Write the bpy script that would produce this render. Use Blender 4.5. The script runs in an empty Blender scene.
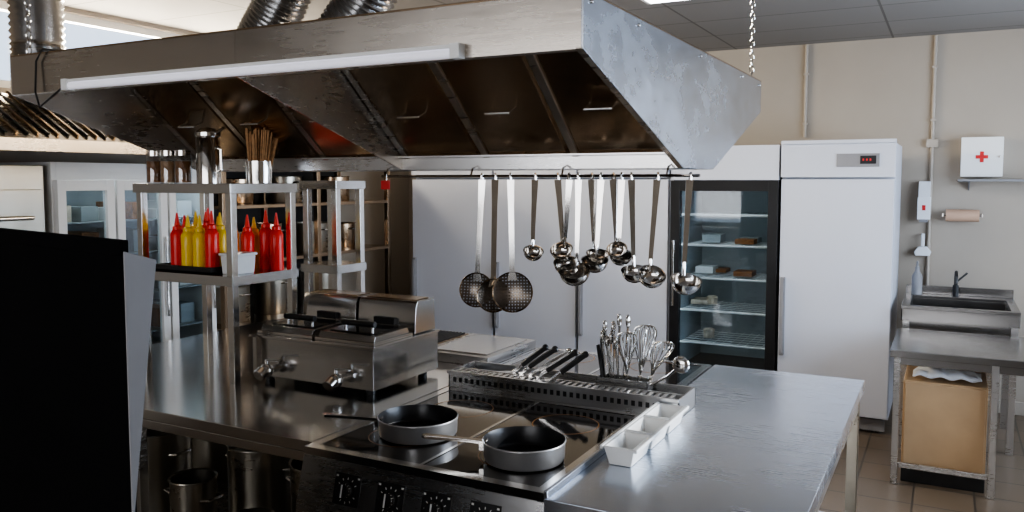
import bpy, bmesh, math, random
from mathutils import Vector, Matrix
random.seed(4)
pi=math.pi
# ------------------------------------------------------------------ materials
def nmat(name):
    m=bpy.data.materials.new(name); m.use_nodes=True
    nt=m.node_tree; b=nt.nodes['Principled BSDF']
    return m,nt,b
def plain(name,col,rough=.5,metal=0.,var=.06,scale=6.,bump=0.,coat=0.,spec=.5):
    m,nt,b=nmat(name)
    b.inputs['Roughness'].default_value=rough; b.inputs['Metallic'].default_value=metal; b.inputs['Specular IOR Level'].default_value=spec
    if coat: b.inputs['Coat Weight'].default_value=coat
    tc=nt.nodes.new('ShaderNodeTexCoord'); n=nt.nodes.new('ShaderNodeTexNoise'); n.inputs['Scale'].default_value=scale
    n.inputs['Detail'].default_value=4
    nt.links.new(tc.outputs['Object'],n.inputs['Vector'])
    r=nt.nodes.new('ShaderNodeValToRGB'); r.color_ramp.elements[0].position=.3; r.color_ramp.elements[1].position=.7
    r.color_ramp.elements[0].color=[max(0,c*(1-var)) for c in col]+[1]; r.color_ramp.elements[1].color=[min(1,c*(1+var)) for c in col]+[1]
    nt.links.new(n.outputs['Fac'],r.inputs['Fac']); nt.links.new(r.outputs['Color'],b.inputs['Base Color'])
    if bump:
        bp=nt.nodes.new('ShaderNodeBump'); bp.inputs['Strength'].default_value=bump; bp.inputs['Distance'].default_value=.005
        nt.links.new(n.outputs['Fac'],bp.inputs['Height']); nt.links.new(bp.outputs['Normal'],b.inputs['Normal'])
    return m
def steel(name,col=(.6,.6,.61),rough=.28,stretch=(2,40,2),mott=.2,mscale=2.5,bump=.02,cvar=.05,metal=1.,wt=.35):
    m,nt,b=nmat(name); L=nt.links.new
    b.inputs['Metallic'].default_value=metal
    tc=nt.nodes.new('ShaderNodeTexCoord'); mp=nt.nodes.new('ShaderNodeMapping'); mp.inputs['Scale'].default_value=stretch
    L(tc.outputs['Object'],mp.inputs['Vector'])
    n=nt.nodes.new('ShaderNodeTexNoise'); n.inputs['Scale'].default_value=6; n.inputs['Detail'].default_value=5; L(mp.outputs[0],n.inputs['Vector'])
    n2=nt.nodes.new('ShaderNodeTexNoise'); n2.inputs['Scale'].default_value=mscale; n2.inputs['Detail'].default_value=3; n2.inputs['Roughness'].default_value=.5; L(tc.outputs['Object'],n2.inputs['Vector'])
    mr=nt.nodes.new('ShaderNodeMapRange'); mr.inputs['From Min'].default_value=.3; mr.inputs['From Max'].default_value=.7
    mr.inputs['To Min'].default_value=rough*(1-mott); mr.inputs['To Max'].default_value=rough*(1+mott)
    mx=nt.nodes.new('ShaderNodeMath'); mx.operation='ADD'; 
    h=nt.nodes.new('ShaderNodeMath'); h.operation='MULTIPLY'; h.inputs[1].default_value=wt; L(n.outputs['Fac'],h.inputs[0])
    h2=nt.nodes.new('ShaderNodeMath'); h2.operation='MULTIPLY'; h2.inputs[1].default_value=1-wt; L(n2.outputs['Fac'],h2.inputs[0])
    L(h.outputs[0],mx.inputs[0]); L(h2.outputs[0],mx.inputs[1]); L(mx.outputs[0],mr.inputs['Value']); L(mr.outputs[0],b.inputs['Roughness'])
    r=nt.nodes.new('ShaderNodeValToRGB'); r.color_ramp.elements[0].position=.3; r.color_ramp.elements[1].position=.7
    r.color_ramp.elements[0].color=[c*(1-cvar) for c in col]+[1]; r.color_ramp.elements[1].color=[min(1,c*(1+cvar)) for c in col]+[1]
    L(mx.outputs[0],r.inputs['Fac']); L(r.outputs['Color'],b.inputs['Base Color'])
    if bump:
        bp=nt.nodes.new('ShaderNodeBump'); bp.inputs['Strength'].default_value=bump; bp.inputs['Distance'].default_value=.002
        L(n.outputs['Fac'],bp.inputs['Height']); L(bp.outputs['Normal'],b.inputs['Normal'])
    return m
def tiles(name,c1,c2,mortar,w,h,ms=.004,rough=.4,offset=0.):
    m,nt,b=nmat(name); L=nt.links.new
    tc=nt.nodes.new('ShaderNodeTexCoord'); src=tc.outputs['Object']
    br=nt.nodes.new('ShaderNodeTexBrick'); br.offset=offset
    br.inputs['Color1'].default_value=(*c1,1); br.inputs['Color2'].default_value=(*c2,1); br.inputs['Mortar'].default_value=(*mortar,1)
    br.inputs['Scale'].default_value=1; br.inputs['Brick Width'].default_value=w; br.inputs['Row Height'].default_value=h; br.inputs['Mortar Size'].default_value=ms
    L(src,br.inputs['Vector']); L(br.outputs['Color'],b.inputs['Base Color']); b.inputs['Roughness'].default_value=rough
    bp=nt.nodes.new('ShaderNodeBump'); bp.inputs['Strength'].default_value=.3; bp.inputs['Distance'].default_value=.003; bp.invert=True
    L(br.outputs['Fac'],bp.inputs['Height']); L(bp.outputs['Normal'],b.inputs['Normal'])
    return m
def emis(name,col,st):
    m,nt,b=nmat(name); b.inputs['Emission Color'].default_value=(*col,1); b.inputs['Emission Strength'].default_value=st
    b.inputs['Base Color'].default_value=(*col,1); return m
def glass(name,col=(.8,.9,.95),alpha=.12,rough=.03):
    m,nt,b=nmat(name); L=nt.links.new
    gl=nt.nodes.new('ShaderNodeBsdfGlossy'); gl.inputs['Roughness'].default_value=rough
    tr=nt.nodes.new('ShaderNodeBsdfTransparent'); tr.inputs['Color'].default_value=(*col,1)
    mx=nt.nodes.new('ShaderNodeMixShader'); mx.inputs[0].default_value=alpha
    L(tr.outputs[0],mx.inputs[1]); L(gl.outputs[0],mx.inputs[2]); L(mx.outputs[0],nt.nodes['Material Output'].inputs['Surface'])
    return m
def perforated(name,pitch=.012,rad=.0026):
    m,nt,b=nmat(name); L=nt.links.new
    b.inputs['Metallic'].default_value=1; b.inputs['Base Color'].default_value=(.20,.17,.14,1); b.inputs['Roughness'].default_value=.3
    uv=nt.nodes.new('ShaderNodeUVMap'); 
    v=nt.nodes.new('ShaderNodeVectorMath'); v.operation='SCALE'; v.inputs['Scale'].default_value=1/pitch; L(uv.outputs[0],v.inputs[0])
    f=nt.nodes.new('ShaderNodeVectorMath'); f.operation='FRACTION'; L(v.outputs[0],f.inputs[0])
    s=nt.nodes.new('ShaderNodeVectorMath'); s.operation='SUBTRACT'; s.inputs[1].default_value=(.5,.5,0); L(f.outputs[0],s.inputs[0])
    ln=nt.nodes.new('ShaderNodeVectorMath'); ln.operation='LENGTH'; L(s.outputs[0],ln.inputs[0])
    g=nt.nodes.new('ShaderNodeMath'); g.operation='GREATER_THAN'; g.inputs[1].default_value=rad/pitch; L(ln.outputs['Value'],g.inputs[0])
    L(g.outputs[0],b.inputs['Alpha'])
    return m

S_COUNTER=steel('brushed_steel_counter',(.60,.59,.575),.16,(1.2,30,3),.2,2,.012,.04)
S_SCUFF=steel('scuffed_steel',(.60,.65,.73),.25,(1.2,40,3),.3,2.5,.015,.07,.96,.4)
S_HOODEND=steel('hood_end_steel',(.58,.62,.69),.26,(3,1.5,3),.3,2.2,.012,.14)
S_HOOD=steel('hood_steel',(.60,.55,.49),.26,(1,3,14),.25,1.8,.012,.07)
S_DARK=steel('grimy_steel',(.42,.31,.21),.2,(3,3,6),.3,2,.015,.12)
S_PLAIN=steel('satin_steel',(.60,.595,.59),.28,(3,3,30),.15,3,.01,.03)
S_PAN=steel('pan_steel',(.72,.71,.70),.3,(3,3,30),.1,3,0,.03,.85)
S_POL=steel('polished_steel',(.70,.68,.65),.14,(5,5,5),.2,8,.005,.04)
S_DUCT=steel('duct_foil',(.5,.5,.5),.22,(5,5,5),.3,9,.02)
S_CART=steel('cart_steel',(.33,.325,.32),.22,(2,2,2),.15,2,0,.03)
GREYP=plain('grey_sheet',(.24,.235,.24),.6)
WHITE=plain('white_enamel',(.58,.60,.66),.28,var=.02,scale=2)
WHITEP=plain('white_plastic',(.82,.82,.80),.4,var=.02)
WALL=plain('wall_paint',(.39,.34,.28),.7,var=.05,scale=1.5,bump=.05)
BLACK=plain('black_paint',(.0015,.0015,.0018),.9,var=.2,spec=.08)
BLACKP=plain('black_plastic',(.010,.010,.011),.4,var=.2)
BGLASS=plain('ceramic_glass',(.008,.007,.007),.07,var=.2,coat=.3)
NONSTICK=plain('nonstick_coating',(.012,.012,.013),.3,var=.2)
RUBBER=plain('rubber',(.03,.03,.03),.7)
RED=plain('red_sauce_plastic',(.8,.02,.01),.3,var=.1)
YEL=plain('yellow_sauce_plastic',(.95,.62,.02),.3,var=.1)
ORNG=plain('burner_mark',(.22,.10,.03),.4)
WOOD=plain('beech_laminate',(.48,.32,.18),.5,var=.1,scale=4)
BRIST=plain('brush_bristle',(.40,.22,.1),.8,var=.3,scale=60)
SPICE=plain('spice',(.25,.1,.03),.8,var=.4,scale=40)
TAN=plain('tan_paper',(.55,.36,.25),.8)
CLOTH=plain('cloth',(.75,.77,.8),.9,var=.05)
REDP=plain('red_paint',(.6,.02,.02),.5)
CREAM=plain('cream_plastic',(.42,.37,.31),.5)
SHELFI=plain('fridge_liner',(.34,.37,.37),.5)
FOOD=plain('food_packs',(.5,.42,.32),.5,var=.6,scale=14)
OLIVE=steel('old_steel',(.40,.37,.31),.3,(3,3,10),.2,2,.01,.04)
PERF=perforated('perforated_steel')
GL=glass('door_glass',(.85,.90,.93),.07)
GLJ=glass('jar_glass',(.85,.88,.9),.2)
LAMP=emis('fluorescent_diffuser',(.95,.97,1),9)
TUBE=emis('tube_diffuser',(.9,.9,1),.35)
LED=emis('fridge_led',(.8,.92,1),8)
CEILM=tiles('ceiling_panels',(.25,.235,.22),(.235,.22,.205),(.12,.11,.10),1.2,.6,.008,.7)
FLOORM=tiles('floor_tiles',(.15,.11,.075),(.125,.095,.068),(.055,.045,.035),.3,.3,.006,.3)

# ------------------------------------------------------------------ builder
class B:
    def __init__(s,name,M=None):
        s.n=name; s.bm=bmesh.new(); s.mats=[]; s.M=M or Matrix.Identity(4); s.uv=s.bm.loops.layers.uv.new('UVMap')
    def mi(s,m):
        if m not in s.mats: s.mats.append(m)
        return s.mats.index(m)
    def geo(s,vs,fs,m,L=None):
        T=s.M@L if L is not None else s.M
        bv=[s.bm.verts.new(T@Vector(v)) for v in vs]; k=s.mi(m)
        for f in fs:
            try:
                q=s.bm.faces.new([bv[i] for i in f]); q.material_index=k
                for lp,i in zip(q.loops,f): lp[s.uv].uv=(vs[i][0]+5,vs[i][1]+5)
            except ValueError: pass
    def box(s,x0,x1,y0,y1,z0,z1,m,L=None):
        v=[(x0,y0,z0),(x1,y0,z0),(x1,y1,z0),(x0,y1,z0),(x0,y0,z1),(x1,y0,z1),(x1,y1,z1),(x0,y1,z1)]
        s.geo(v,[(0,3,2,1),(4,5,6,7),(0,1,5,4),(1,2,6,5),(2,3,7,6),(3,0,4,7)],m,L)
    def prism(s,prof,axis,lo,hi,m,L=None):
        n=len(prof)
        def P(a,b,c):
            return {'x':(c,a,b),'y':(a,c,b),'z':(a,b,c)}[axis]
        v=[P(a,b,lo) for a,b in prof]+[P(a,b,hi) for a,b in prof]
        f=[tuple(range(n)),tuple(range(2*n-1,n-1,-1))]+[(i,i+n,(i+1)%n+n,(i+1)%n) for i in range(n)]
        s.geo(v,f,m,L)
    def frame(s,p0,p1):
        a=Vector(p0); d=Vector(p1)-a; l=d.length
        q=d.to_track_quat('Z','Y').to_matrix().to_4x4()
        return Matrix.Translation(a)@q,l
    def cyl(s,p0,p1,r,m,r2=None,seg=18):
        L,l=s.frame(p0,p1); r2=r if r2 is None else r2
        s.lathe([(0,0),(r,0),(r2,l),(0,l)],m,L,seg)
    def bar(s,p0,p1,w,t,m):
        L,l=s.frame(p0,p1); s.box(-w/2,w/2,-t/2,t/2,0,l,m,L)
    def lathe(s,prof,m,L=None,seg=28):
        vs=[];fs=[];rows=[]
        for r,z in prof:
            if r<1e-6: rows.append([len(vs)]); vs.append((0,0,z))
            else:
                rows.append(list(range(len(vs),len(vs)+seg)))
                vs+=[(r*math.cos(2*pi*i/seg),r*math.sin(2*pi*i/seg),z) for i in range(seg)]
        for a,b in zip(rows,rows[1:]):
            for i in range(seg):
                j=(i+1)%seg
                if len(a)==1 and len(b)==1: continue
                if len(a)==1: fs.append((a[0],b[j],b[i]))
                elif len(b)==1: fs.append((a[i],a[j],b[0]))
                else: fs.append((a[i],a[j],b[j],b[i]))
        s.geo(vs,fs,m,L)
    def tube(s,pts,r,m,seg=8,closed=False):
        pts=[Vector(p) for p in pts]; n=len(pts); vs=[];fs=[]
        prev=None
        for i,p in enumerate(pts):
            if closed: t=(pts[(i+1)%n]-pts[i-1])
            else: t=(pts[min(i+1,n-1)]-pts[max(i-1,0)])
            t.normalize()
            if prev is None:
                a=t.orthogonal().normalized()
            else:
                a=(prev-t*prev.dot(t))
                a=a.normalized() if a.length>1e-6 else t.orthogonal().normalized()
            prev=a; b=t.cross(a); rr=r[i] if isinstance(r,(list,tuple)) else r
            vs+=[tuple(p+a*rr*math.cos(2*pi*k/seg)+b*rr*math.sin(2*pi*k/seg)) for k in range(seg)]
        for i in range(n if closed else n-1):
            for k in range(seg):
                j=(i+1)%n; fs.append((i*seg+k,i*seg+(k+1)%seg,j*seg+(k+1)%seg,j*seg+k))
        if not closed: fs+= [tuple(range(seg-1,-1,-1)),tuple(range((n-1)*seg,n*seg))]
        s.geo(vs,fs,m)
    def sphere(s,c,r,m,sc=(1,1,1),seg=18):
        prof=[(r*math.sin(pi*i/10),-r*math.cos(pi*i/10)) for i in range(11)]; prof[0]=(0,-r);prof[-1]=(0,r)
        s.lathe(prof,m,Matrix.Translation(c)@Matrix.Diagonal((*sc,1)),seg)
    def build(s,bevel=0.,ang=35):
        bmesh.ops.recalc_face_normals(s.bm,faces=s.bm.faces)
        lo=Vector((1e9,)*3);hi=-lo
        for v in s.bm.verts:
            for i in range(3): lo[i]=min(lo[i],v.co[i]);hi[i]=max(hi[i],v.co[i])
        c=(lo+hi)/2; c.z=lo.z
        bmesh.ops.translate(s.bm,verts=s.bm.verts,vec=-c)
        me=bpy.data.meshes.new(s.n); s.bm.to_mesh(me); s.bm.free()
        for m in s.mats: me.materials.append(m)
        for p in me.polygons: p.use_smooth=True
        me.set_sharp_from_angle(angle=math.radians(ang))
        o=bpy.data.objects.new(s.n,me); o.location=c; bpy.context.collection.objects.link(o)
        if bevel:
            md=o.modifiers.new('bevel','BEVEL'); md.width=bevel; md.segments=2; md.limit_method='ANGLE'; md.angle_limit=math.radians(40)
            md.harden_normals=True
        return o
def R(ax,deg): return Matrix.Rotation(math.radians(deg),4,ax)
def T(x,y,z): return Matrix.Translation((x,y,z))

# ------------------------------------------------------------------ room
XL,XR,YB,YF,ZC=-5.0,1.75,7.1,-1.6,2.85
b=B('floor'); b.box(XL,XR,YF,YB,-.1,0,FLOORM); b.build()
b=B('ceiling'); b.box(XL,XR,YF,YB,ZC,ZC+.1,CEILM); b.build()
b=B('wall_back'); b.box(XL-.15,XR+.15,YB,YB+.15,-.1,ZC+.1,WALL); b.build()
b=B('wall_front'); a0,a1,c0,c1=-3.9,.6,1.0,2.6
b.box(XL-.15,a0,YF-.15,YF,-.1,ZC+.1,WALL); b.box(a1,XR+.15,YF-.15,YF,-.1,ZC+.1,WALL); b.box(a0,a1,YF-.15,YF,-.1,c0,WALL); b.box(a0,a1,YF-.15,YF,c1,ZC+.1,WALL); b.build()
def wall_open(name,x0,x1,y0,y1,z0,z1):
    b=B(name)
    b.box(x0,x1,YF,y0,-.1,ZC+.1,WALL); b.box(x0,x1,y1,YB,-.1,ZC+.1,WALL)
    b.box(x0,x1,y0,y1,-.1,z0,WALL); b.box(x0,x1,y0,y1,z1,ZC+.1,WALL); b.build()
wall_open('wall_left',XL-.15,XL,2.9,5.6,2.3,2.82)
wall_open('wall_right',XR,XR+.15,2.6,6.3,.95,2.45)
WG=glass('window_glass',(.95,.97,1),.05)
def window(name,x,y0,y1,z0,z1,n,M=None):
    b=B(name,M); t=.05
    b.box(x-.03,x+.03,y0,y1,z0,z0+t,WHITEP); b.box(x-.03,x+.03,y0,y1,z1-t,z1,WHITEP)
    for i in range(n+1):
        y=y0+(y1-y0-t)*i/n; b.box(x-.028,x+.028,y,y+t,z0+t,z1-t,WHITEP)
    b.box(x-.003,x+.003,y0+t,y1-t,z0+t,z1-t,WG); b.build()
window('window_1',XL-.07,2.9,5.6,2.3,2.82,2)
window('window_2',XR+.07,2.6,6.3,.95,2.45,4)
window('added_fill_window',YF-.07,-a1,-a0,c0,c1,5,R('Z',90))  # added window behind the camera, brightens steel facing the front wall
b=B('baseboard_back'); b.box(XL+.001,XR-.001,YB-.015,YB-.001,0.001,.1,CREAM); b.build(.003)
for x in (-1.06,-.13):
    b=B('wall_conduit'); b.cyl((x,YB-.02,.9 if x>-.5 else 2.1),(x,YB-.02,2.84),.012,CREAM); 
    for z in (2.2,2.6): b.box(x-.02,x+.02,YB-.035,YB-.001,z,z+.015,CREAM)
    if x>-.5: b.box(x-.04,x+.04,YB-.04,YB-.001,2.0,2.06,CREAM)
    b.build()
b=B('ceiling_light_panel'); b.box(-1.65,-1.05,4.2,4.85,ZC-.04,ZC-.002,WHITEP); b.box(-1.62,-1.08,4.23,4.82,ZC-.045,ZC-.04,LAMP); b.build()

# ------------------------------------------------------------------ refrigerators
FY=6.06
def white_fridge(x0,x1):
    b=B('white_refrigerator'); g=.004
    b.box(x0,x1,FY+.06,FY+.78,.1,2.0,WHITE)
    b.box(x0,x1,FY-.01,FY+.056,1.77,2.0,WHITE)
    b.box(x0+g,x1-g,FY,FY+.056,.12,1.755,WHITE)
    b.box(x0-0.0,x1,FY-.02,FY+.06,2.0,2.025,WHITE)
    cx=(x0+x1)/2
    b.box(cx-.0,cx+.27,FY-.016,FY-.01,1.84,1.93,GREYP)
    b.box(cx+.15,cx+.25,FY-.02,FY-.016,1.86,1.915,BLACKP)
    for i in range(3): b.box(cx+.165+i*.022,cx+.175+i*.022,FY-.022,FY-.02,1.88,1.895,REDP)
    b.box(x0+.015,x0+.045,FY-.03,FY,.50,1.06,GREYP)
    b.box(x0+.02,x0+.04,FY-.045,FY-.03,.52,1.04,GREYP)
    for xx in (x0+.06,x1-.06):
        for yy in (FY+.1,FY+.7): b.cyl((xx,yy,0),(xx,yy,.1),.025,BLACKP)
    b.box(x0+.02,x1-.02,FY+.04,FY+.06,.02,.1,GREYP)
    b.build(.006)
for x0,x1 in ((-1.06,-.325),(-2.62,-1.88),(-3.39,-2.64),(-4.23,-3.41)): white_fridge(x0,x1)
b=B('glass_door_refrigerator'); x0,x1=-1.86,-1.075
b.box(x0,x0+.04,FY+.06,FY+.78,.1,2.0,BLACKP); b.box(x1-.04,x1,FY+.06,FY+.78,.1,2.0,BLACKP)
b.box(x0+.04,x0+.045,FY+.07,FY+.74,.3,1.72,SHELFI); b.box(x1-.045,x1-.04,FY+.07,FY+.74,.3,1.72,SHELFI)
b.box(x0+.04,x1-.04,FY+.74,FY+.78,.1,2.0,SHELFI); b.box(x0+.04,x1-.04,FY+.06,FY+.74,.1,.3,BLACKP); b.box(x0+.04,x1-.04,FY+.06,FY+.74,1.72,2.0,BLACKP)
b.box(x0,x1,FY+.0,FY+.06,1.75,2.0,WHITE)
b.box(x0,x1,FY-.005,FY+.055,.1,.28,BLACKP)
fw=.07
b.box(x0,x0+fw,FY-.01,FY+.055,.285,1.745,BLACKP); b.box(x1-fw,x1,FY-.01,FY+.055,.285,1.745,BLACKP)
b.box(x0+fw,x1-fw,FY-.01,FY+.055,.285,.36,BLACKP); b.box(x0+fw,x1-fw,FY-.01,FY+.055,1.67,1.745,BLACKP)
b.box(x0+fw,x1-fw,FY+.01,FY+.016,.36,1.67,GL)
b.cyl((x0+.03,FY-.03,.8),(x0+.03,FY-.03,1.3),.01,S_POL)
for z in (.5,.75,1.0,1.25,1.48):
    for k in range(7): b.cyl((x0+.045,FY+.12+k*.09,z),(x1-.045,FY+.12+k*.09,z),.004,WHITEP,seg=6)
    b.cyl((x0+.045,FY+.09,z+.01),(x1-.045,FY+.09,z+.01),.008,WHITEP,seg=6)
    for k in range(12): b.cyl((x0+.06+k*.06,FY+.1,z+.006),(x0+.06+k*.06,FY+.7,z+.006),.002,WHITEP,seg=5)
CL=[FOOD,WHITEP,SPICE,SHELFI,SHELFI]
for z,n in ((.51,1),(.76,2),(1.01,3),(1.26,3),(1.49,0)):
    for i in range(n):
        xx=x0+.12+random.uniform(0,.45); yy=FY+.28+random.uniform(0,.25); h=random.uniform(.04,.10)
        if random.random()<.5: b.lathe([(0,0),(.04,0),(.045,h),(.03,h+.01),(0,h+.01)],random.choice(CL),T(xx,yy,z+.008),16)
        else: b.box(xx-.06,xx+.08,yy-.08,yy+.08,z+.008,z+.01+h*.6,random.choice(CL))
b.box(x0+.09,x1-.09,FY+.08,FY+.11,1.695,1.715,LED)
b.box(x0+.046,x0+.056,FY+.075,FY+.085,.36,1.66,LED); 
b.build(.003)

# ------------------------------------------------------------------ island
ZT=.88
b=B('steel_work_table'); x0,x1,y0,y1=-3.72,-1.85,2.06,3.8
b.box(x0,x1,y0,y1,ZT-.04,ZT,S_COUNTER)
b.box(x0,x1,y0+.001,y0+.02,ZT-.075,ZT-.04,S_COUNTER)
b.box(x0+.03,x1-.03,y0+.1,y1-.1,.22,.25,S_PLAIN)
for xx in (x0+.03,x1-.07,-2.8):
    for yy in (y0+.03,y1-.07): b.box(xx,xx+.04,yy,yy+.04,0,ZT-.04,S_PLAIN)
b.build(.003)
def pot(name,x,y,z,r,h,lid=False,M=None):
    M=M or OLIVE
    b=B(name,T(x,y,z))
    b.lathe([(0,0),(r*.97,0),(r,.01),(r,h),(r+.006,h+.004),(r+.004,h+.008),(r-.004,h+.004),(r-.004,.01),(0,.008)],M)
    for sgn in (-1,1):
        b.tube([(sgn*(r-.002),-.04,h*.78),(sgn*(r+.035),-.035,h*.8),(sgn*(r+.04),0,h*.8),(sgn*(r+.035),.035,h*.8),(sgn*(r-.002),.04,h*.78)],.006,S_POL)
    if lid:
        b.lathe([(r+.004,h+.009),(r*.6,h+.03),(0,h+.035)],M); b.tube([(-.04,0,h+.03),(-.035,0,h+.065),(.035,0,h+.065),(.04,0,h+.03)],.006,S_POL)
    b.build()
pot('stock_pot',-3.1,2.42,.25,.16,.4); pot('stock_pot',-2.56,2.55,.25,.15,.38,True); pot('stock_pot',-2.08,2.4,.25,.14,.42)
pot('saucepan',-2.66,2.26,.25,.09,.3); pot('saucepan',-2.33,2.25,.25,.085,.2)
pot('stock_pot',-2.75,3.05,.25,.18,.42,True); pot('stock_pot',-3.3,3.0,.25,.18,.42)

def range_unit(name,x0,x1,y0,y1,front):
    b=B(name)
    b.box(x0,x1,y0+.03,y1,.12,ZT-.02,S_PLAIN)
    b.box(x0,x1,y0,y0+.03,ZT-.035,ZT-.02,S_PLAIN)
    zt=ZT+.006
    b.box(x0,x1,y0,y0+.035,ZT-.02,zt,S_COUNTER); b.box(x0,x1,y1-.035,y1,ZT-.02,zt,S_COUNTER)
    b.box(x0,x0+.035,y0+.035,y1-.035,ZT-.02,zt,S_COUNTER); b.box(x1-.035,x1,y0+.035,y1-.035,ZT-.02,zt,S_COUNTER)
    b.box(x0+.035,x1-.035,y0+.035,y1-.035,ZT-.02,zt-.002,BGLASS)
    cx=(x0+x1)/2; cy=(y0+y1)/2
    b.box(cx-.006,cx+.006,y0+.035,y1-.035,zt-.0025,zt,S_COUNTER)
    for bx in (-.215,.215):
        for by in (-.19,.19):
            L=T(cx+bx,cy+by,zt-.0019)
            b.lathe([(.116,0),(.12,0),(.12,.0005),(.116,.0005)],ORNG,L,48)
    if front:
        ya,za,yb,zb=y0-.002,ZT-.02,y0-.045,.70
        b.prism([(y0+.03,za),(ya,za),(yb,zb),(yb,.66),(y0+.03,.66)],'x',x0,x1,S_PLAIN)
        tl=math.degrees(math.atan2(ya-yb,za-zb))
        F=T(0,(ya+yb)/2,(za+zb)/2)@R('X',-tl)
        for i in range(5):
            kx=x0+.195+i*.165
            if kx>x1-.05: break
            b.box(kx-.05,kx+.05,-.004,0,-.045,.05,BLACKP,F)
            G=F@T(kx,-.004,0)@R('X',90)
            for q in range(11):
                b.box(-.0014,.0014,.033,.040,0,.0012,WHITEP,G@R('Z',-60+q*30))
            b.lathe([(0,0),(.029,0),(.027,.008),(.022,.012),(.022,.026),(0,.026)],BLACKP,G,24)
            b.lathe([(.0225,.010),(.0245,.010),(.0245,.024),(.0225,.024)],S_POL,G,24)
            b.box(kx-.0025,kx+.0025,-.032,-.03,-.02,.02,WHITEP,F)
            for dx in (-.042,.042): b.box(kx+dx-.004,kx+dx+.004,-.0055,-.004,.038,.044,WHITEP,F)
        b.box(x0+.04,x1-.04,y0+.015,y0+.03,.2,.64,S_PLAIN)
        b.cyl((x0+.1,y0-.02,.6),(x1-.1,y0-.02,.6),.01,S_POL)
        for xx in (x0+.12,x1-.12): b.cyl((xx,y0-.02,.6),(xx,y0+.02,.6),.008,S_POL)
    for xx in (x0+.05,x1-.05):
        for yy in (y0+.08,y1-.08): b.cyl((xx,yy,0),(xx,yy,.12),.025,S_PLAIN)
    b.build(.0015)
range_unit('electric_range',-1.83,-.96,2.0,2.87,True)
range_unit('electric_range',-1.83,-.96,3.09,3.80,False)
b=B('slotted_flue_divider'); x0,x1,y0,y1=-1.83,-.84,2.875,3.085
b.box(x0,x1,y0,y0+.008,ZT+.002,.955,S_PLAIN); b.box(x0,x1,y1-.008,y1,ZT+.002,.955,S_PLAIN)
b.box(x0,x0+.008,y0,y1,ZT+.002,.955,S_PLAIN); b.box(x1-.008,x1,y0,y1,ZT+.002,.955,S_PLAIN)
b.box(x0+.008,x1-.008,y0+.008,y1-.008,ZT+.002,.90,S_PLAIN)
n=34
for i in range(n):
    x=x0+.02+i*(x1-x0-.04)/n
    b.box(x,x+.014,y0+.008,y0+.07,.945,.953,S_PLAIN)
    b.box(x+.003,x+.018,y0-.001,y0+.0005,.91,.93,BLACKP)
b.box(x0,x1,y0+.07,y0+.08,.945,.955,S_PLAIN)
b.box(x0,x1,y0-.012,y0,.945,.957,S_PLAIN); b.build(.001)

b=B('steel_prep_counter'); x0,x1,y0,y1=-.955,-.30,1.98,3.84
b.box(x0,x1,y0,y1,ZT-.045,ZT+.0,S_SCUFF)
b.box(x0,x0+.012,y0,2.87,ZT,ZT+.022,S_SCUFF)
b.box(x0+.04,x1-.04,y0+.06,y1-.04,.25,.28,S_PLAIN)
for xx in (x0+.01,x1-.06):
    for yy in (y0+.03,y1-.07): b.box(xx,xx+.045,yy,yy+.045,0,ZT-.045,OLIVE)
b.box(x0+.05,x1-.05,y0+.03,y0+.05,.7,ZT-.045,S_PLAIN); b.box(x1-.03,x1-.015,y0+.08,y1-.08,.76,ZT-.045,S_PLAIN)
b.build(.003)

b=B('griddle_plate'); b.box(-2.6,-1.87,3.28,3.78,ZT+.001,.925,S_PLAIN); b.box(-2.56,-2.25,3.32,3.74,.925,.93,S_DARK)
for i in range(14): b.box(-2.55+i*.021,-2.54+i*.021,3.33,3.73,.93,.936,BLACKP)
b.box(-2.2,-1.9,3.32,3.74,.925,.931,S_COUNTER); b.build(.002)

# fryer
b=B('twin_deep_fryer'); x0,x1,y0,y1=-2.665,-2.01,2.60,3.07
for xx in (x0+.05,x1-.05):
    for yy in (y0+.05,y1-.05): b.cyl((xx,yy,ZT),(xx,yy,.905),.02,BLACKP)
b.box(x0,x1,y0,y1,.905,1.07,S_COUNTER)
b.box(x0-.01,x1+.01,y0-.012,y1,1.07,1.082,S_COUNTER)
for k in (0,1):
    a=x0+.01+k*.325; c=a+.31
    b.box(a,c,y0+.02,2.89,1.082,1.096,S_POL)
    b.prism([(2.905,1.085),(2.915,1.20),(2.93,1.225),(3.06,1.225),(3.065,1.085)],'x',a,c,S_COUNTER)
    b.box(a+.02,c-.02,2.945,3.045,1.225,1.229,S_DARK)
    b.box(a+.10,c-.10,2.890,2.915,1.12,1.15,BLACKP)
    b.prism([(y0+.03,1.096),(y0+.045,1.118),(2.865,1.122),(2.88,1.096)],'x',a+.01,c-.01,S_COUNTER)
    b.box(a+.04,c-.04,y0+.07,2.84,1.118,1.1235,BGLASS)
    b.cyl((a+.07,2.72,1.15),(a+.24,2.72,1.15),.013,BLACKP)
    for q in (.085,.225): b.cyl((a+q,2.72,1.12),(a+q,2.72,1.15),.006,S_POL)
    cx=a+.12 if k==0 else a+.17
    b.cyl((cx,y0,.945),(cx,y0-.07,.945),.017,S_POL); b.sphere((cx,y0-.05,.945),.03,S_POL)
    b.cyl((cx,y0-.07,.945),(cx,y0-.1,.93),.026,S_POL); b.cyl((cx,y0-.05,.97),(cx,y0-.05,.99),.009,S_POL)
    b.bar((cx,y0-.05,.99),(cx+.08,y0-.06,.995),.016,.006,S_PLAIN)
b.build(.003)

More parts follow.
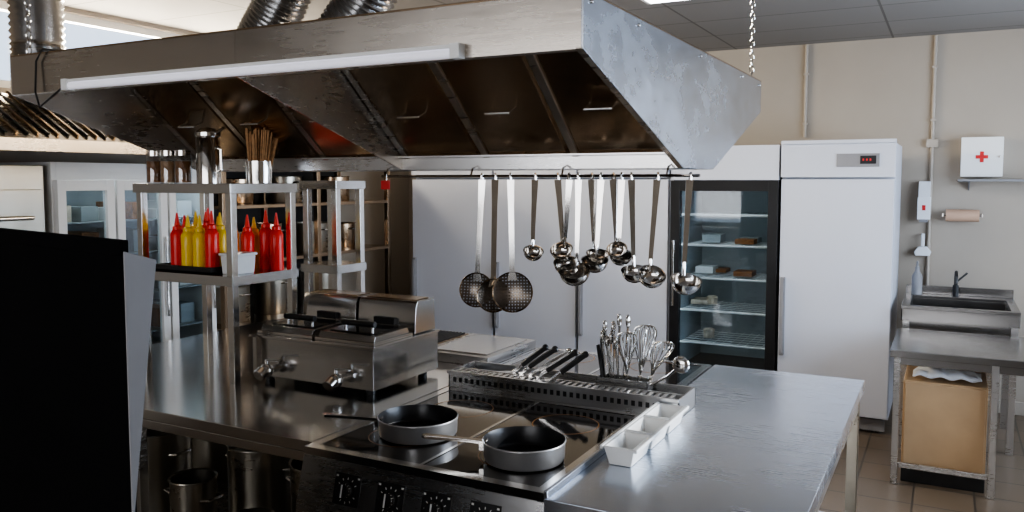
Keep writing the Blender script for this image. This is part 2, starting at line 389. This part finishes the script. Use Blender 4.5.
# ------------------------------------------------------------------ shelf units
def shelf_unit(x0,x1,y0,y1,zs,p=.033):
    b=B('over_counter_shelf')
    for xx in (x0+.015,x1-p-.005):
        for yy in (y0+.005,y1-p-.005): b.box(xx,xx+p,yy,yy+p,ZT,zs[-1],S_POL)
    for z in zs:
        b.box(x0,x1,y0,y1,z,z+.012,S_COUNTER)
        b.box(x0,x1,y0-.002,y0+.004,z-.03,z+.012,S_COUNTER); b.box(x1-.004,x1+.002,y0,y1,z-.03,z+.012,S_COUNTER)
        b.box(x0-.002,x0+.004,y0,y1,z-.03,z+.012,S_COUNTER); b.box(x0,x1,y1-.004,y1+.002,z-.03,z+.012,S_COUNTER)
    b.build(.0015)
SZ=1.34; ST=1.735
shelf_unit(-3.285,-2.67,2.50,2.90,(SZ-.012,ST-.012))
shelf_unit(-2.93,-2.69,3.2,3.43,(1.31,1.735))
def bottle(x,y,z,m,h=.235,r=.031,lean=0):
    b=B('squeeze_bottle',T(x,y,z)@R('Y',lean))
    b.lathe([(0,0),(r,.0),(r,.008),(r*.97,h*.4),(r,h*.62),(r*.72,h*.69),(r*.6,h*.70)],m,seg=20)
    b.lathe([(r*.66,h*.70),(r*.66,h*.76),(r*.4,h*.78),(r*.12,h),(0,h)],m,seg=20)
    b.build()
for i,(x,y,m) in enumerate([(-3.09,2.575,RED),(-3.015,2.57,YEL),(-2.94,2.57,YEL),(-2.87,2.575,RED),(-3.13,2.65,RED),(-3.055,2.65,YEL),(-2.975,2.65,RED),(-2.9,2.65,YEL),
      (-3.17,2.75,YEL),(-3.08,2.73,RED),(-3.0,2.73,YEL),(-2.92,2.74,YEL),
      (-2.865,2.82,YEL),(-2.795,2.825,RED),(-2.725,2.82,RED),(-2.83,2.745,RED)]):
    bottle(x,y,SZ+(.009 if x<-2.85 and y<2.7 else 0),m,.26+random.uniform(-.025,.015))
b=B('black_serving_tray'); b.box(-3.18,-2.82,2.52,2.70,SZ+.0005,SZ+.008,BLACKP)
for a in ((-3.18,-3.17,2.52,2.70),(-2.83,-2.82,2.52,2.70),(-3.17,-2.83,2.52,2.528),(-3.17,-2.83,2.692,2.70)): b.box(*a,SZ+.001,SZ+.03,BLACKP)
b.build()
b=B('white_food_container'); b.prism([(-2.795,SZ),(-2.715,SZ),(-2.705,SZ+.08),(-2.805,SZ+.08)],'y',2.56,2.67,WHITEP); b.box(-2.81,-2.70,2.552,2.678,SZ+.08,SZ+.092,WHITEP); b.build(.004)
for x,y,c in ((-3.235,2.58,SPICE),(-3.155,2.59,BRIST),(-3.07,2.60,SPICE)):
    b=B('spice_jar',T(x,y,ST)); b.lathe([(0,0),(.036,0),(.037,.01),(.037,.11),(.031,.125)],GLJ); b.lathe([(0,.004),(.033,.004),(.033,.10),(0,.10)],c)
    b.lathe([(0,.125),(.034,.125),(.034,.148),(0,.148)],S_POL); b.build()
b=B('steel_shaker_canister',T(-2.93,2.62,ST)); b.lathe([(0,0),(.052,0),(.052,.20),(.049,.205),(.056,.21),(.056,.225),(.03,.245),(0,.25)],S_POL)
b.tube([(.05,0,.16),(.08,0,.15),(.08,0,.06),(.05,0,.05)],.006,S_POL); b.tube([(.05,0,.22),(.10,0,.245)],.008,S_POL); b.build()
b=B('utensil_jar_with_brushes',T(-2.755,2.75,ST)); b.lathe([(0,0),(.055,0),(.06,.10),(.057,.10),(.052,.004),(0,.004)],S_POL)
for i in range(90):
    a=random.uniform(0,2*pi); r=.04*math.sqrt(random.random()); q=random.uniform(1.3,1.9)
    b.tube([(r*math.cos(a),r*math.sin(a),.01),(r*q*math.cos(a)+.02,r*q*math.sin(a),.235+random.uniform(-.04,.015))],.0045,BRIST,5)
b.build()

# ------------------------------------------------------------------ pans
def pan(name,x,y,z,r,ang,hl=.19):
    b=B(name,T(x,y,z)@R('Z',ang)); h=.06
    b.lathe([(0,0),(r*.95,0),(r*.985,.008),(r,h*.9),(r+.003,h),(r,h+.003)],S_PAN,seg=44)
    b.lathe([(r,h+.003),(r*.97,h*.85),(r*.93,.012),(r*.88,.006),(0,.006)],NONSTICK,seg=44)
    b.prism([(r*.93,-.015),(r+.06,-.009),(r+hl,-.013),(r+hl+.012,0),(r+hl,.013),(r+.06,.009),(r*.93,.015)],'z',h*.58,h*.58+.011,S_POL,R('Y',-3))
    b.box(r*.94,r+.012,-.022,.022,h*.4,h*.78,S_POL)
    for yy in (-.01,.01): b.sphere((r*.94,yy,h*.7),.004,S_POL)
    b.build(.0015)
pan('frying_pan',-1.575,2.28,.888,.135,204)
pan('frying_pan',-1.14,2.225,.888,.128,200)

b=B('white_divided_tray'); x0,x1,y0,y1=-.92,-.80,2.30,2.86; z=ZT+.001
for i in range(3):
    a=y0+i*.187; c=a+.182
    p,q,rr,ss=x0+.01,x1-.01,a+.004,c-.004
    zz=z+.06
    vo=[(p+.015,rr+.015,z),(q-.015,rr+.015,z),(q-.015,ss-.015,z),(p+.015,ss-.015,z),(p,rr,zz),(q,rr,zz),(q,ss,zz),(p,ss,zz),
        (p+.008,rr+.008,zz),(q-.008,rr+.008,zz),(q-.008,ss-.008,zz),(p+.008,ss-.008,zz),(p+.02,rr+.02,z+.005),(q-.02,rr+.02,z+.005),(q-.02,ss-.02,z+.005),(p+.02,ss-.02,z+.005)]
    f=[(0,3,2,1)]
    for k in range(4):
        j=(k+1)%4; f+=[(k,j,j+4,k+4),(k+4,j+4,j+8,k+8),(k+8,j+8,j+12,k+12)]
    f.append((12,13,14,15)); b.geo(vo,f,WHITEP)
b.box(x0,x0+.01,y0,y1,z+.05,z+.062,WHITEP); b.box(x1-.01,x1,y0,y1,z+.05,z+.062,WHITEP); b.build(.003)

b=B('utensil_bin_with_whisks')
x0,x1,y0,y1=-1.21,-1.0,2.985,3.06; z0=.9005
b.box(x0,x1,y0,y1,z0,z0+.004,S_PLAIN)
for a in ((x0,x1,y0,y0+.003),(x0,x1,y1-.003,y1),(x0,x0+.003,y0,y1),(x1-.003,x1,y0,y1)): b.box(*a,z0,.975,S_PLAIN)
def whisk(px,py,lx,ly,top,w):
    b.cyl((px,py,z0+.01),(px+lx*.3,py+ly*.3,z0+.09),.009,S_POL,seg=10)
    base=Vector((px+lx*.3,py+ly*.3,z0+.09)); tip=Vector((px+lx,py+ly,top)); ax=tip-base
    for k in range(8):
        a=pi*k/8; s=Vector((math.cos(a),math.sin(a),0)); pts=[]
        for i in range(17):
            t=i/16*2-1; h=1-abs(t)**2.4
            pts.append(base+ax*h+s*(w*math.sin(pi*t)*-1*(.55+.45*h)))
        b.tube(pts,.0019,S_POL,5)
whisk(-1.05,3.02,.03,0,1.19,.05); whisk(-1.09,3.01,.0,-.01,1.16,.045); whisk(-1.02,3.03,.07,.0,1.13,.05)
def tong(px,lx,top):
    for s_ in (-1,1):
        b.bar((px+s_*.006,3.02,z0+.01),(px+lx+s_*.018,3.02,top-.03),.018,.003,S_POL)
        b.sphere((px+lx+s_*.018,3.02,top-.02),.016,S_POL,(.6,1,1.7))
tong(-1.15,-.02,1.19); tong(-1.12,.01,1.22); tong(-1.17,-.01,1.15); tong(-1.13,-.03,1.13)
b.bar((-1.19,3.03,z0+.01),(-1.20,3.03,1.06),.01,.008,BLACKP); b.bar((-1.20,3.03,1.04),(-1.205,3.03,1.13),.035,.004,BLACKP)
b.bar((-1.18,3.0,z0+.01),(-1.21,3.0,1.1),.02,.006,BLACKP)
b.build()
b=B('steel_serving_spoon'); b.tube([(-.995,3.0,.962),(-.93,3.02,1.0),(-.90,3.02,1.03)],.005,S_POL)
b.sphere((-.88,3.02,1.05),.034,S_POL,(1,.45,1)); b.build()
for i,(x,dx,bl) in enumerate(((-1.56,.10,BLACKP),(-1.52,.11,BLACKP),(-1.47,.13,S_POL),(-1.43,.12,BLACKP),(-1.36,.10,BLACKP))):
    b=B('kitchen_knife'); p=Vector((x,2.99-i*.012,.972)); q=p+Vector((dx*1.0,.05,.085))
    dd=(q-p).normalized()
    b.bar(p+dd*.02,q,.026,.018,bl); b.sphere(q,.014,bl,(1,1,1)); b.bar(p+dd*.02,p+dd*-.03,.03,.012,S_POL)
    b.bar(p-dd*.03,p-dd*.03+Vector((-.14,-.03,-.010)),.034,.002,S_POL); b.build(.002)

# ------------------------------------------------------------------ hood
HX0,HX1,HY0,HY1,HB,HT,HL=-3.31,-.845,1.98,4.23,2.088,2.236,1.793
G0,G1=2.9,3.32
prof=[(HY0,HT),(HY1,HT),(HY1,HB),(G1,HL),(G0,HL),(HY0,HB)]
b=B('extractor_hood')
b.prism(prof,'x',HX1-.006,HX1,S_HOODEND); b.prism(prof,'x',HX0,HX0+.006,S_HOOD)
xm=(HX0+HX1)/2
b.prism(prof,'x',xm-.004,xm+.004,S_HOOD)
for a,c in ((HX0+.006,xm-.0015),(xm+.0015,HX1-.006)):
    b.box(a,c,HY0,HY0+.008,HB,HT,S_HOOD); b.box(a,c,HY0+.008,HY0+.035,HB,HB+.006,S_HOOD)
    b.box(a,c,HY1-.008,HY1,HB,HT,S_HOOD); b.box(a,c,HY1-.035,HY1-.008,HB,HB+.006,S_HOOD)
b.box(HX0,HX1,HY0,HY1,HT,HT+.006,S_DARK)
for (p,q) in (((HY0,HB),(G0,HL)),((G1,HL),(HY1,HB)),((G0,HL),(G1,HL))):
    b.bar((HX1-.012,p[0],p[1]+.003),(HX1-.012,q[0],q[1]+.003),.02,.006,S_HOOD)
b.box(HX0+.006,HX1-.006,G0,G0+.008,HL,HL+.055,S_PLAIN); b.box(HX0+.006,HX1-.006,G1-.008,G1,HL,HL+.055,S_PLAIN); b.box(HX0+.006,HX1-.006,G0+.008,G1-.008,HL,HL+.008,S_PLAIN)
b.box(HX0+.006,HX1-.006,G0-.03,G0,HL+.05,HL+.058,S_PLAIN)
for a,c in ((HX0+.008,xm-.005),(xm+.005,HX1-.008)):
    for (ya,yb) in ((G0+.01,2.45),(G1-.01,3.77)):
        s_=1 if yb>ya else -1
        b.prism([(ya,HL+.05),(yb,HT-.01),(yb,HT-.002),(ya+s_*-.01,HL+.062)],'x',a,c,S_DARK)
        n=3
        for i in range(n):
            p=a+.02+(c-a-.04)*i/n; q=a+.02+(c-a-.04)*(i+1)/n
            za,zb=HL+.075,HT-.04; y1_,y2_=ya+s_*.03,yb-s_*.04
            b.prism([(y1_,za-.016),(y2_,zb-.016),(y2_,zb),(y1_,za)],'x',p+.03,q-.03,S_DARK)
            b.bar((p,ya,HL+.046),(p,yb,HT-.016),.03,.012,S_HOOD)
            b.tube([((p+q)/2-.05,(y1_+y2_)/2+.0,(za+zb)/2-.016),((p+q)/2-.05,(y1_+y2_)/2-s_*-.02-.03,(za+zb)/2-.04),((p+q)/2+.05,(y1_+y2_)/2-s_*-.02-.03,(za+zb)/2-.04),((p+q)/2+.05,(y1_+y2_)/2,(za+zb)/2-.016)],.005,S_POL,6)
for y in (HY0+.05,2.4,3.1,3.8,HY1-.05): b.sphere((HX1+.001,y,HT-.02),.006,S_POL)
b.build(.001)
b=B('hood_tube_light'); 
b.box(-2.93,-1.21,HY0-.03,HY0-.001,HB+.026,HB+.036,WHITEP); b.cyl((-2.91,HY0-.018,HB+.013),(-1.23,HY0-.018,HB+.013),.013,TUBE)
b.box(-2.94,-2.91,HY0-.035,HY0-.001,HB-.003,HB+.038,WHITEP); b.box(-1.23,-1.2,HY0-.035,HY0-.001,HB-.003,HB+.038,WHITEP)
b.build()
b=B('light_cable'); b.tube([(-2.95,HY0-.02,HB+.01),(-3.08,HY0-.03,HB-.06),(-3.12,HY0-.02,HB-.0),(-3.12,HY0-.012,HT-.03),(-3.08,HY0-.012,HT+.012),(-3.0,HY0+.1,HT+.012)],.004,BLACKP,6); b.build()
def chain(x,y,z0,z1):
    b=B('support_chain'); z=z0; k=0
    while z<z1-.03:
        pts=[]
        for i in range(12):
            a=2*pi*i/12; u=.010*math.cos(a); w=.019*math.sin(a)+.019
            pts.append((x+(u if k%2 else 0),y+(0 if k%2 else u),z+w))
        b.tube(pts,.003,S_POL,5,True); z+=.032; k+=1
    b.cyl((x,y,z1-.012),(x,y,z1),.02,S_POL); b.build()
for x,y in ((HX1-.04,HY1-.04),(HX1-.04,HY0+.04),(HX0+.05,HY1-.05),(HX0+.05,HY0+.05)): chain(x,y,HT+.0095,ZC)
def duct(name,pts,r):
    b=B(name); P=[]
    n=len(pts); pts=[Vector(p) for p in pts]
    for i in range(n-1):
        p0=pts[max(i-1,0)];p1=pts[i];p2=pts[i+1];p3=pts[min(i+2,n-1)]
        for k in range(24):
            t=k/24; P.append(.5*((2*p1)+(-p0+p2)*t+(2*p0-5*p1+4*p2-p3)*t*t+(-p0+3*p1-3*p2+p3)*t**3))
    P.append(pts[-1])
    Rr=[r*(1 if i%2 else .9) for i in range(len(P))]
    b.tube(P,Rr,S_DUCT,24); b.build(ang=80)
duct('flexible_duct',[(-3.1,3.1,HT+.008),(-3.1,3.1,2.4),(-2.95,3.1,2.6),(-2.8,3.1,2.84)],.13)
duct('flexible_duct',[(-2.6,3.1,HT+.008),(-2.58,3.1,2.4),(-2.4,3.1,2.6),(-2.25,3.1,2.84)],.13)
duct('flexible_duct',[(-4.5,2.85,2.21),(-4.5,2.85,2.45),(-4.5,2.85,2.84)],.14)

# utensil rail & utensils
K=1.07
RY=2.845; RZ=1.766
b=B('hanging_rail'); b.cyl((-2.14,RY,RZ),(-.77,RY,RZ),.006,S_POL,seg=10)
for x in (-2.12,-1.7,-1.3,-.89): b.tube([(x,RY,RZ),(x,RY+.015,RZ+.03),(x,RY+.054,RZ+.04)],.004,S_POL,6)
b.build()
b=B('red_tag'); b.tube([(-2.11,RY-.01,RZ+.008),(-2.11,RY-.012,RZ-.02)],.002,S_POL,5); b.box(-2.135,-2.09,RY-.016,RY-.012,RZ-.055,RZ-.018,REDP); b.build()
def ladle(x,L,r,tilt=0,swing=0):
    M=T(x*K,RY,RZ)@R('Z',22+random.uniform(-20,20))@R('Y',swing); L*=K; r*=K*1.08
    b=B('hanging_ladle',M)
    b.tube([(0,-.012,-.015),(0,-.013,.002),(0,-.004,.010),(0,.008,.008),(0,.010,-.02)],.004,S_POL,6)
    b.prism([(-.013,-.015),(.013,-.015),(.010,-.10),(.0075,-L+r*1.0),(-.0075,-L+r*1.0),(-.010,-.10)],'y',.003,.009,S_POL)
    b.tube([(0,.006,-L+r*1.1),(0,.004,-L+r*.4),(0,-.003,-L+r*.1)],.006,S_POL,6)
    LM=T(0,-r*.75,-L)@R('X',30+tilt)
    pr=[(0,-r)]+[(r*math.sin(a),-r*math.cos(a)) for a in [pi/2*i/8 for i in range(1,9)]]
    b.lathe(pr+[(r*1.05,.002),(r*.96,.001)],S_POL,LM,28)
    b.lathe([(r*.96*math.sin(a),-r*.94*math.cos(a)) for a in [pi/2*i/8 for i in range(8,0,-1)]]+[(0,-r*.94)],S_POL,LM,28)
    b.build()
for x,L,r,sw in ((-1.319,.27,.033,2),(-1.23,.31,.042,-5),(-1.185,.26,.036,4),(-1.15,.33,.05,1),(-1.10,.27,.036,-3),(-1.065,.29,.042,3),(-1.02,.27,.036,-4),(-.99,.25,.032,2),(-.955,.32,.04,-2),(-.863,.33,.042,4),(-.752,.34,.046,3)):
    ladle(x,L,r,random.uniform(-12,12),sw)
def skimmer(x,L,r,yaw,sw):
    L*=K; r*=K; M=T(x*K,RY,RZ)@R('Z',yaw)@R('Y',sw); b=B('hanging_skimmer',M)
    b.tube([(0,-.012,-.015),(0,-.013,.002),(0,-.004,.010),(0,.008,.008),(0,.010,-.02)],.004,S_POL,6)
    b.prism([(-.014,-.015),(.014,-.015),(.011,-.12),(.010,-L+2*r+.01),(.02,-L+2*r-.03),(-.02,-L+2*r-.03),(-.010,-L+2*r+.01),(-.011,-.12)],'y',.003,.009,S_POL)
    LM=T(0,.0,-L+r)@R('X',84)
    b.lathe([(0,-.016),(r*.5,-.013),(r*.8,-.006),(r,.002)],PERF,LM,36); b.lathe([(r,.002),(r+.004,.004),(r+.003,.006),(r-.002,.003)],S_DARK,LM,36)
    b.build()
skimmer(-1.54,.49,.062,20,3); skimmer(-1.484,.505,.06,35,1); skimmer(-1.42,.50,.072,25,-1)

# ------------------------------------------------------------------ left background equipment
EX=-4.35
b=B('steel_oven_cabinet'); x0=XL+.05
b.box(x0,EX,1.9,2.76,.12,1.83,OLIVE); b.box(EX,EX+.03,1.93,2.73,.2,1.0,OLIVE); b.box(EX,EX+.03,1.93,2.73,1.02,1.7,OLIVE)
for z in (.9,1.55): b.cyl((EX+.06,2.0,z),(EX+.06,2.66,z),.012,S_POL); 
for z in (.9,1.55):
    for y in (2.02,2.64): b.cyl((EX+.03,y,z),(EX+.06,y,z),.008,S_POL)
for y in (1.95,2.7):
    for x in (x0+.05,EX-.05): b.cyl((x,y,0),(x,y,.12),.025,BLACKP)
b.build(.005)
b=B('display_refrigerator')
y0,y1=2.8,3.9
b.box(x0,x0+.03,y0,y1,.1,1.85,SHELFI); b.box(x0+.03,EX,y0,y0+.03,.1,1.85,WHITEP); b.box(x0+.03,EX,y1-.03,y1,.1,1.85,WHITEP)
b.box(x0+.03,EX,y0+.03,y1-.03,.1,.3,WHITEP); b.box(x0+.03,EX,y0+.03,y1-.03,1.75,1.85,WHITEP)
for k in range(3):
    a=y0+.01+k*.365; c=a+.35
    b.box(EX,EX+.04,a,a+.05,.3,1.75,WHITEP); b.box(EX,EX+.04,c-.05,c,.3,1.75,WHITEP); b.box(EX,EX+.04,a+.05,c-.05,.3,.36,WHITEP); b.box(EX,EX+.04,a+.05,c-.05,1.69,1.75,WHITEP)
    b.box(EX+.015,EX+.02,a+.05,c-.05,.36,1.69,GL); b.cyl((EX+.06,c-.03,.9),(EX+.06,c-.03,1.4),.008,S_POL,seg=8)
for z in (.55,.8,1.05,1.3,1.5):
    b.box(x0+.04,EX-.03,y0+.04,y1-.04,z,z+.008,SHELFI)
    for k in range(6): yy=y0+.07+k*.17; b.box(x0+.15,EX-.1,yy,yy+.11,z+.008,z+.008+random.uniform(.05,.14),random.choice(CL))
b.box(EX-.04,EX-.02,y0+.05,y1-.05,1.73,1.745,LED)
for y in (y0+.05,y1-.05):
    for x in (x0+.05,EX-.05): b.cyl((x,y,0),(x,y,.1),.025,BLACKP)
b.build(.003)
b=B('storage_rack'); y0,y1=4.0,5.9
for y in (y0,(y0+y1)/2,y1-.04):
    for x in (x0,EX-.04): b.box(x,x+.04,y,y+.04,0,1.86,S_DARK)
for z in (.2,.7,1.15,1.55): b.box(x0+.001,EX-.001,y0+.001,y1-.001,z,z+.025,S_DARK)
b.box(x0+.001,EX-.001,y0+.001,y1-.001,1.84,1.86,S_DARK)
b.box(x0+.001,x0+.006,y0+.041,y1-.041,.23,1.84,BLACKP)
b.build(.002)
for y,z,r,h in ((4.3,.725,.16,.25),(4.75,.725,.14,.3),(5.3,.725,.17,.28),(4.3,1.175,.13,.2),(4.7,1.175,.12,.24),(5.2,1.175,.15,.22),(4.4,1.575,.13,.18),(4.9,1.575,.14,.2),(5.5,1.575,.13,.2),(5.6,1.175,.11,.2),(4.4,.225,.18,.3),(5.2,.225,.18,.32)):
    pot('stock_pot',EX-.3,y,z,r,h,False,OLIVE if r>.13 else S_DARK)
b=B('wall_extractor_hood')
b.prism([(XL+.005,2.2),(-4.35,2.2),(-3.9,1.95),(-3.9,1.89),(-3.93,1.89),(-3.93,1.94),(-4.36,2.17),(XL+.005,2.17)],'y',2.0,5.4,S_HOOD)
for y in (2.0,5.392): b.prism([(XL+.005,2.2),(-4.35,2.2),(-3.9,1.95),(-3.9,1.89),(XL+.005,1.89)],'y',y,y+.008,S_DARK)
for i in range(64):
    y=2.06+i*.052; b.bar((-3.93,y,1.975),(-4.35,y,2.208),.012,.012,BLACKP if i%2 else S_DARK)
b.build(.001)

# ------------------------------------------------------------------ right side
b=B('steel_side_table'); x0,x1,y0,y1=-.27,.75,5.10,5.9
b.box(x0,x1,y0,y1,.745,.785,S_CART)
for xx in (x0+.02,.235,x1-.06):
    for yy in (y0+.02,y1-.06): b.box(xx,xx+.035,yy,yy+.035,0,.745,S_PLAIN)
b.box(x0+.02,x1-.02,y0+.025,y0+.045,.70,.745,S_CART); b.box(x0+.06,.235,y0+.03,y0+.05,.1,.13,S_PLAIN)
b.build(.003)
b=B('wooden_drawer_cabinet'); b.box(-.20,.225,5.19,5.8,.10,.60,WOOD); b.box(-.19,.215,5.175,5.19,.11,.59,WOOD); b.box(-.2,.225,5.2,5.8,0.0,.10,BLACKP); b.build(.004)
bm=bmesh.new(); bmesh.ops.create_grid(bm,x_segments=28,y_segments=16,size=1)
for v in bm.verts:
    v.co.x*=.175; v.co.y*=.10; r=max(abs(v.co.x)/.175,abs(v.co.y)/.10)
    v.co.z=.065*(1-r**2)+.014*math.sin(v.co.x*60+v.co.y*30)*(1-r*.5)+.012*math.cos(v.co.y*70)*(1-r*.5)+.018
me=bpy.data.meshes.new('folded_cloth'); bm.to_mesh(me); bm.free(); me.materials.append(CLOTH)
for p in me.polygons: p.use_smooth=True
o=bpy.data.objects.new('folded_cloth',me); o.location=(.02,5.30,.607); bpy.context.collection.objects.link(o); sd=o.modifiers.new('thick','SOLIDIFY'); sd.thickness=.006
b=B('wash_basin'); x0,x1,y0,y1=-.26,.42,6.0,6.72; z1=.92
t=.05
b.box(x0,x1,y0,y0+t,z1-.02,z1,S_CART); b.box(x0,x1,y1-.12,y1,z1-.02,z1,S_CART); b.box(x0,x0+t,y0+t,y1-.12,z1-.02,z1,S_CART); b.box(x1-t,x1,y0+t,y1-.12,z1-.02,z1,S_CART)
b.box(x0+t,x1-t,y0+t,y1-.12,z1-.2,z1-.19,S_CART)
for a in ((x0+t-.005,x0+t,y0+t,y1-.12),(x1-t,x1-t+.005,y0+t,y1-.12),(x0+t,x1-t,y0+t-.005,y0+t),(x0+t,x1-t,y1-.12,y1-.115)): b.box(*a,z1-.2,z1-.02,S_CART)
b.box(x0,x1,y0,y0+.01,z1-.1,z1-.02,S_CART); b.box(x0,x0+.01,y0,y1,z1-.1,z1-.02,S_CART)
b.box(x0,x1,y1-.012,y1,z1,z1+.06,S_CART)
for xx in (x0+.01,x1-.05):
    for yy in (y0+.012,y1-.05): b.box(xx,xx+.04,yy,yy+.04,0,z1-.02,S_PLAIN)
b.build(.003)
b=B('basin_tap'); b.cyl((.06,6.65,.92),(.06,6.65,1.0),.02,BLACKP); b.tube([(.06,6.65,1.0),(.06,6.64,1.08),(.06,6.58,1.1),(.06,6.5,1.07),(.06,6.49,1.03)],.012,BLACKP,10); b.bar((.06,6.65,1.02),(.13,6.66,1.09),.02,.01,BLACKP); b.build()
b=B('detergent_bottle',T(-.19,6.66,.92)); b.lathe([(0,0),(.035,0),(.035,.13),(.015,.17),(.015,.2),(.008,.2),(.008,.24),(0,.24)],GREYP); b.build()
b=B('first_aid_cabinet'); b.box(.07,.33,6.98,7.099,1.78,2.06,WHITEP); b.box(.065,.335,6.965,6.98,1.775,2.065,WHITEP)
b.box(.187,.213,6.96,6.965,1.88,1.96,REDP); b.box(.16,.24,6.959,6.9645,1.907,1.933,REDP); b.cyl((.31,6.965,1.92),(.31,6.955,1.92),.008,S_POL); b.build(.003)
z=1.74
b=B('wall_shelf'); b.box(.05,.95,6.86,7.099,z,z+.016,GREYP); 
for x in (.12,.85): b.prism([(7.098,z),(6.95,z),(7.098,z-.07)],'x',x,x+.01,GREYP)
b.build(.002)
b=B('paper_roll_holder'); L_=T(-.02,7.02,1.485)@R('Y',90); b.lathe([(.016,0),(.045,0),(.045,.22),(.016,.22),(.016,0)],TAN,L_)
b.cyl((-.04,7.02,1.485),(.22,7.02,1.485),.006,S_POL,seg=8)
for x in (-.04,.22): b.box(x-.003,x+.003,7.01,7.099,1.475,1.5,S_POL)
b.build()
b=B('soap_dispenser',T(-.17,7.0,0)); b.box(-.045,.045,0,.099,1.45,1.62,CLOTH); b.prism([(0,1.62),(.099,1.62),(.099,1.74),(.03,1.74)],'x',-.04,.04,CLOTH); b.box(-.03,.03,-.02,.03,1.43,1.45,GREYP); b.box(-.012,.012,-.004,0,1.52,1.56,REDP); b.build(.006)
b=B('scrub_brush_hook',T(-.17,7.04,0)); b.cyl((0,.059,1.33),(0,.02,1.33),.006,S_POL); b.box(-.012,.012,-.0,.02,1.24,1.34,CLOTH); b.prism([(-.03,1.24),(.03,1.24),(.06,1.2),(.05,1.17),(-.05,1.17),(-.06,1.2)],'y',-.02,.04,CLOTH); b.build(.006)
b=B('black_chair'); cx,cy=.62,4.75
b.box(cx-.2,cx+.2,cy-.2,cy+.2,.43,.47,RUBBER)
for sx in (-1,1):
    for sy in (-1,1): b.tube([(cx+sx*.17,cy+sy*.17,.43),(cx+sx*.2,cy+sy*.2,0)],.012,BLACKP)
    b.tube([(cx+sx*.18,cy+.18,.43),(cx+sx*.17,cy+.22,.64)],.012,BLACKP)
b.box(cx-.19,cx+.19,cy+.2,cy+.23,.56,.72,RUBBER); b.build(.01)

# ------------------------------------------------------------------ black panel at left foreground
M=T(-1.335,.99,0)@R('Z',-11.5)
b=B('black_equipment_panel',M)
b.box(-1.1,0,0,.012,.06,1.64,BLACK); b.box(-1.1,0,-.004,.0,1.61,1.64,BLACK)
for xx in (-1.0,-.12): b.box(xx,xx+.05,-.2,.25,0,.06,BLACKP)
b.prism([(.0,.5),(.006,.5),(.006,1.13),(.062,1.60),(0,1.62)],'x',.001,.005,GREYP)
b.build(.002)

# ------------------------------------------------------------------ lights
def area(name,loc,rot,sx,sy,e,col):
    l=bpy.data.lights.new(name,'AREA'); l.shape='RECTANGLE'; l.size=sx; l.size_y=sy; l.energy=e; l.color=col
    o=bpy.data.objects.new(name,l); o.location=loc; o.rotation_euler=[math.radians(a) for a in rot]; bpy.context.collection.objects.link(o); return o
area('window_daylight',(XR+.3,4.45,1.75),(0,90,0),1.5,3.7,190,(.76,.86,1))
area('window_daylight_left',(XL-.25,4.25,2.6),(0,-75,0),.5,2.6,260,(1,.84,.62))
area('added_front_fill',(-1.65,YF-.3,1.85),(90,0,0),4.4,1.5,75,(1,.88,.76))  # added fill light through the invented front opening, lifts hood and range fronts
area('ceiling_lamp_light',(-1.35,4.5,ZC-.07),(0,0,0),.5,.5,30,(1,.95,.88))
s=bpy.data.lights.new('sun','SUN'); s.energy=5.; s.angle=.02; s.color=(1,.95,.88); so=bpy.data.objects.new('sun',s); so.rotation_euler=(Vector((-1,-.75,-.42))).to_track_quat('-Z','Y').to_euler(); bpy.context.collection.objects.link(so)
w=bpy.data.worlds.new('world'); w.use_nodes=True; bpy.context.scene.world=w
w.node_tree.nodes['Background'].inputs[0].default_value=(.72,.84,1,1); w.node_tree.nodes['Background'].inputs[1].default_value=2.0
try: bpy.context.scene.view_settings.look='AgX - Medium High Contrast'
except Exception as e: print(e)

# ------------------------------------------------------------------ camera
cd=bpy.data.cameras.new('camera'); cd.sensor_width=36; cd.lens=28.9; cd.shift_y=-.018; cd.clip_start=.05
co=bpy.data.objects.new('camera',cd); co.location=(0,0,1.75); co.rotation_euler=(math.radians(86),0,math.radians(28)); bpy.context.collection.objects.link(co)
bpy.context.scene.camera=co
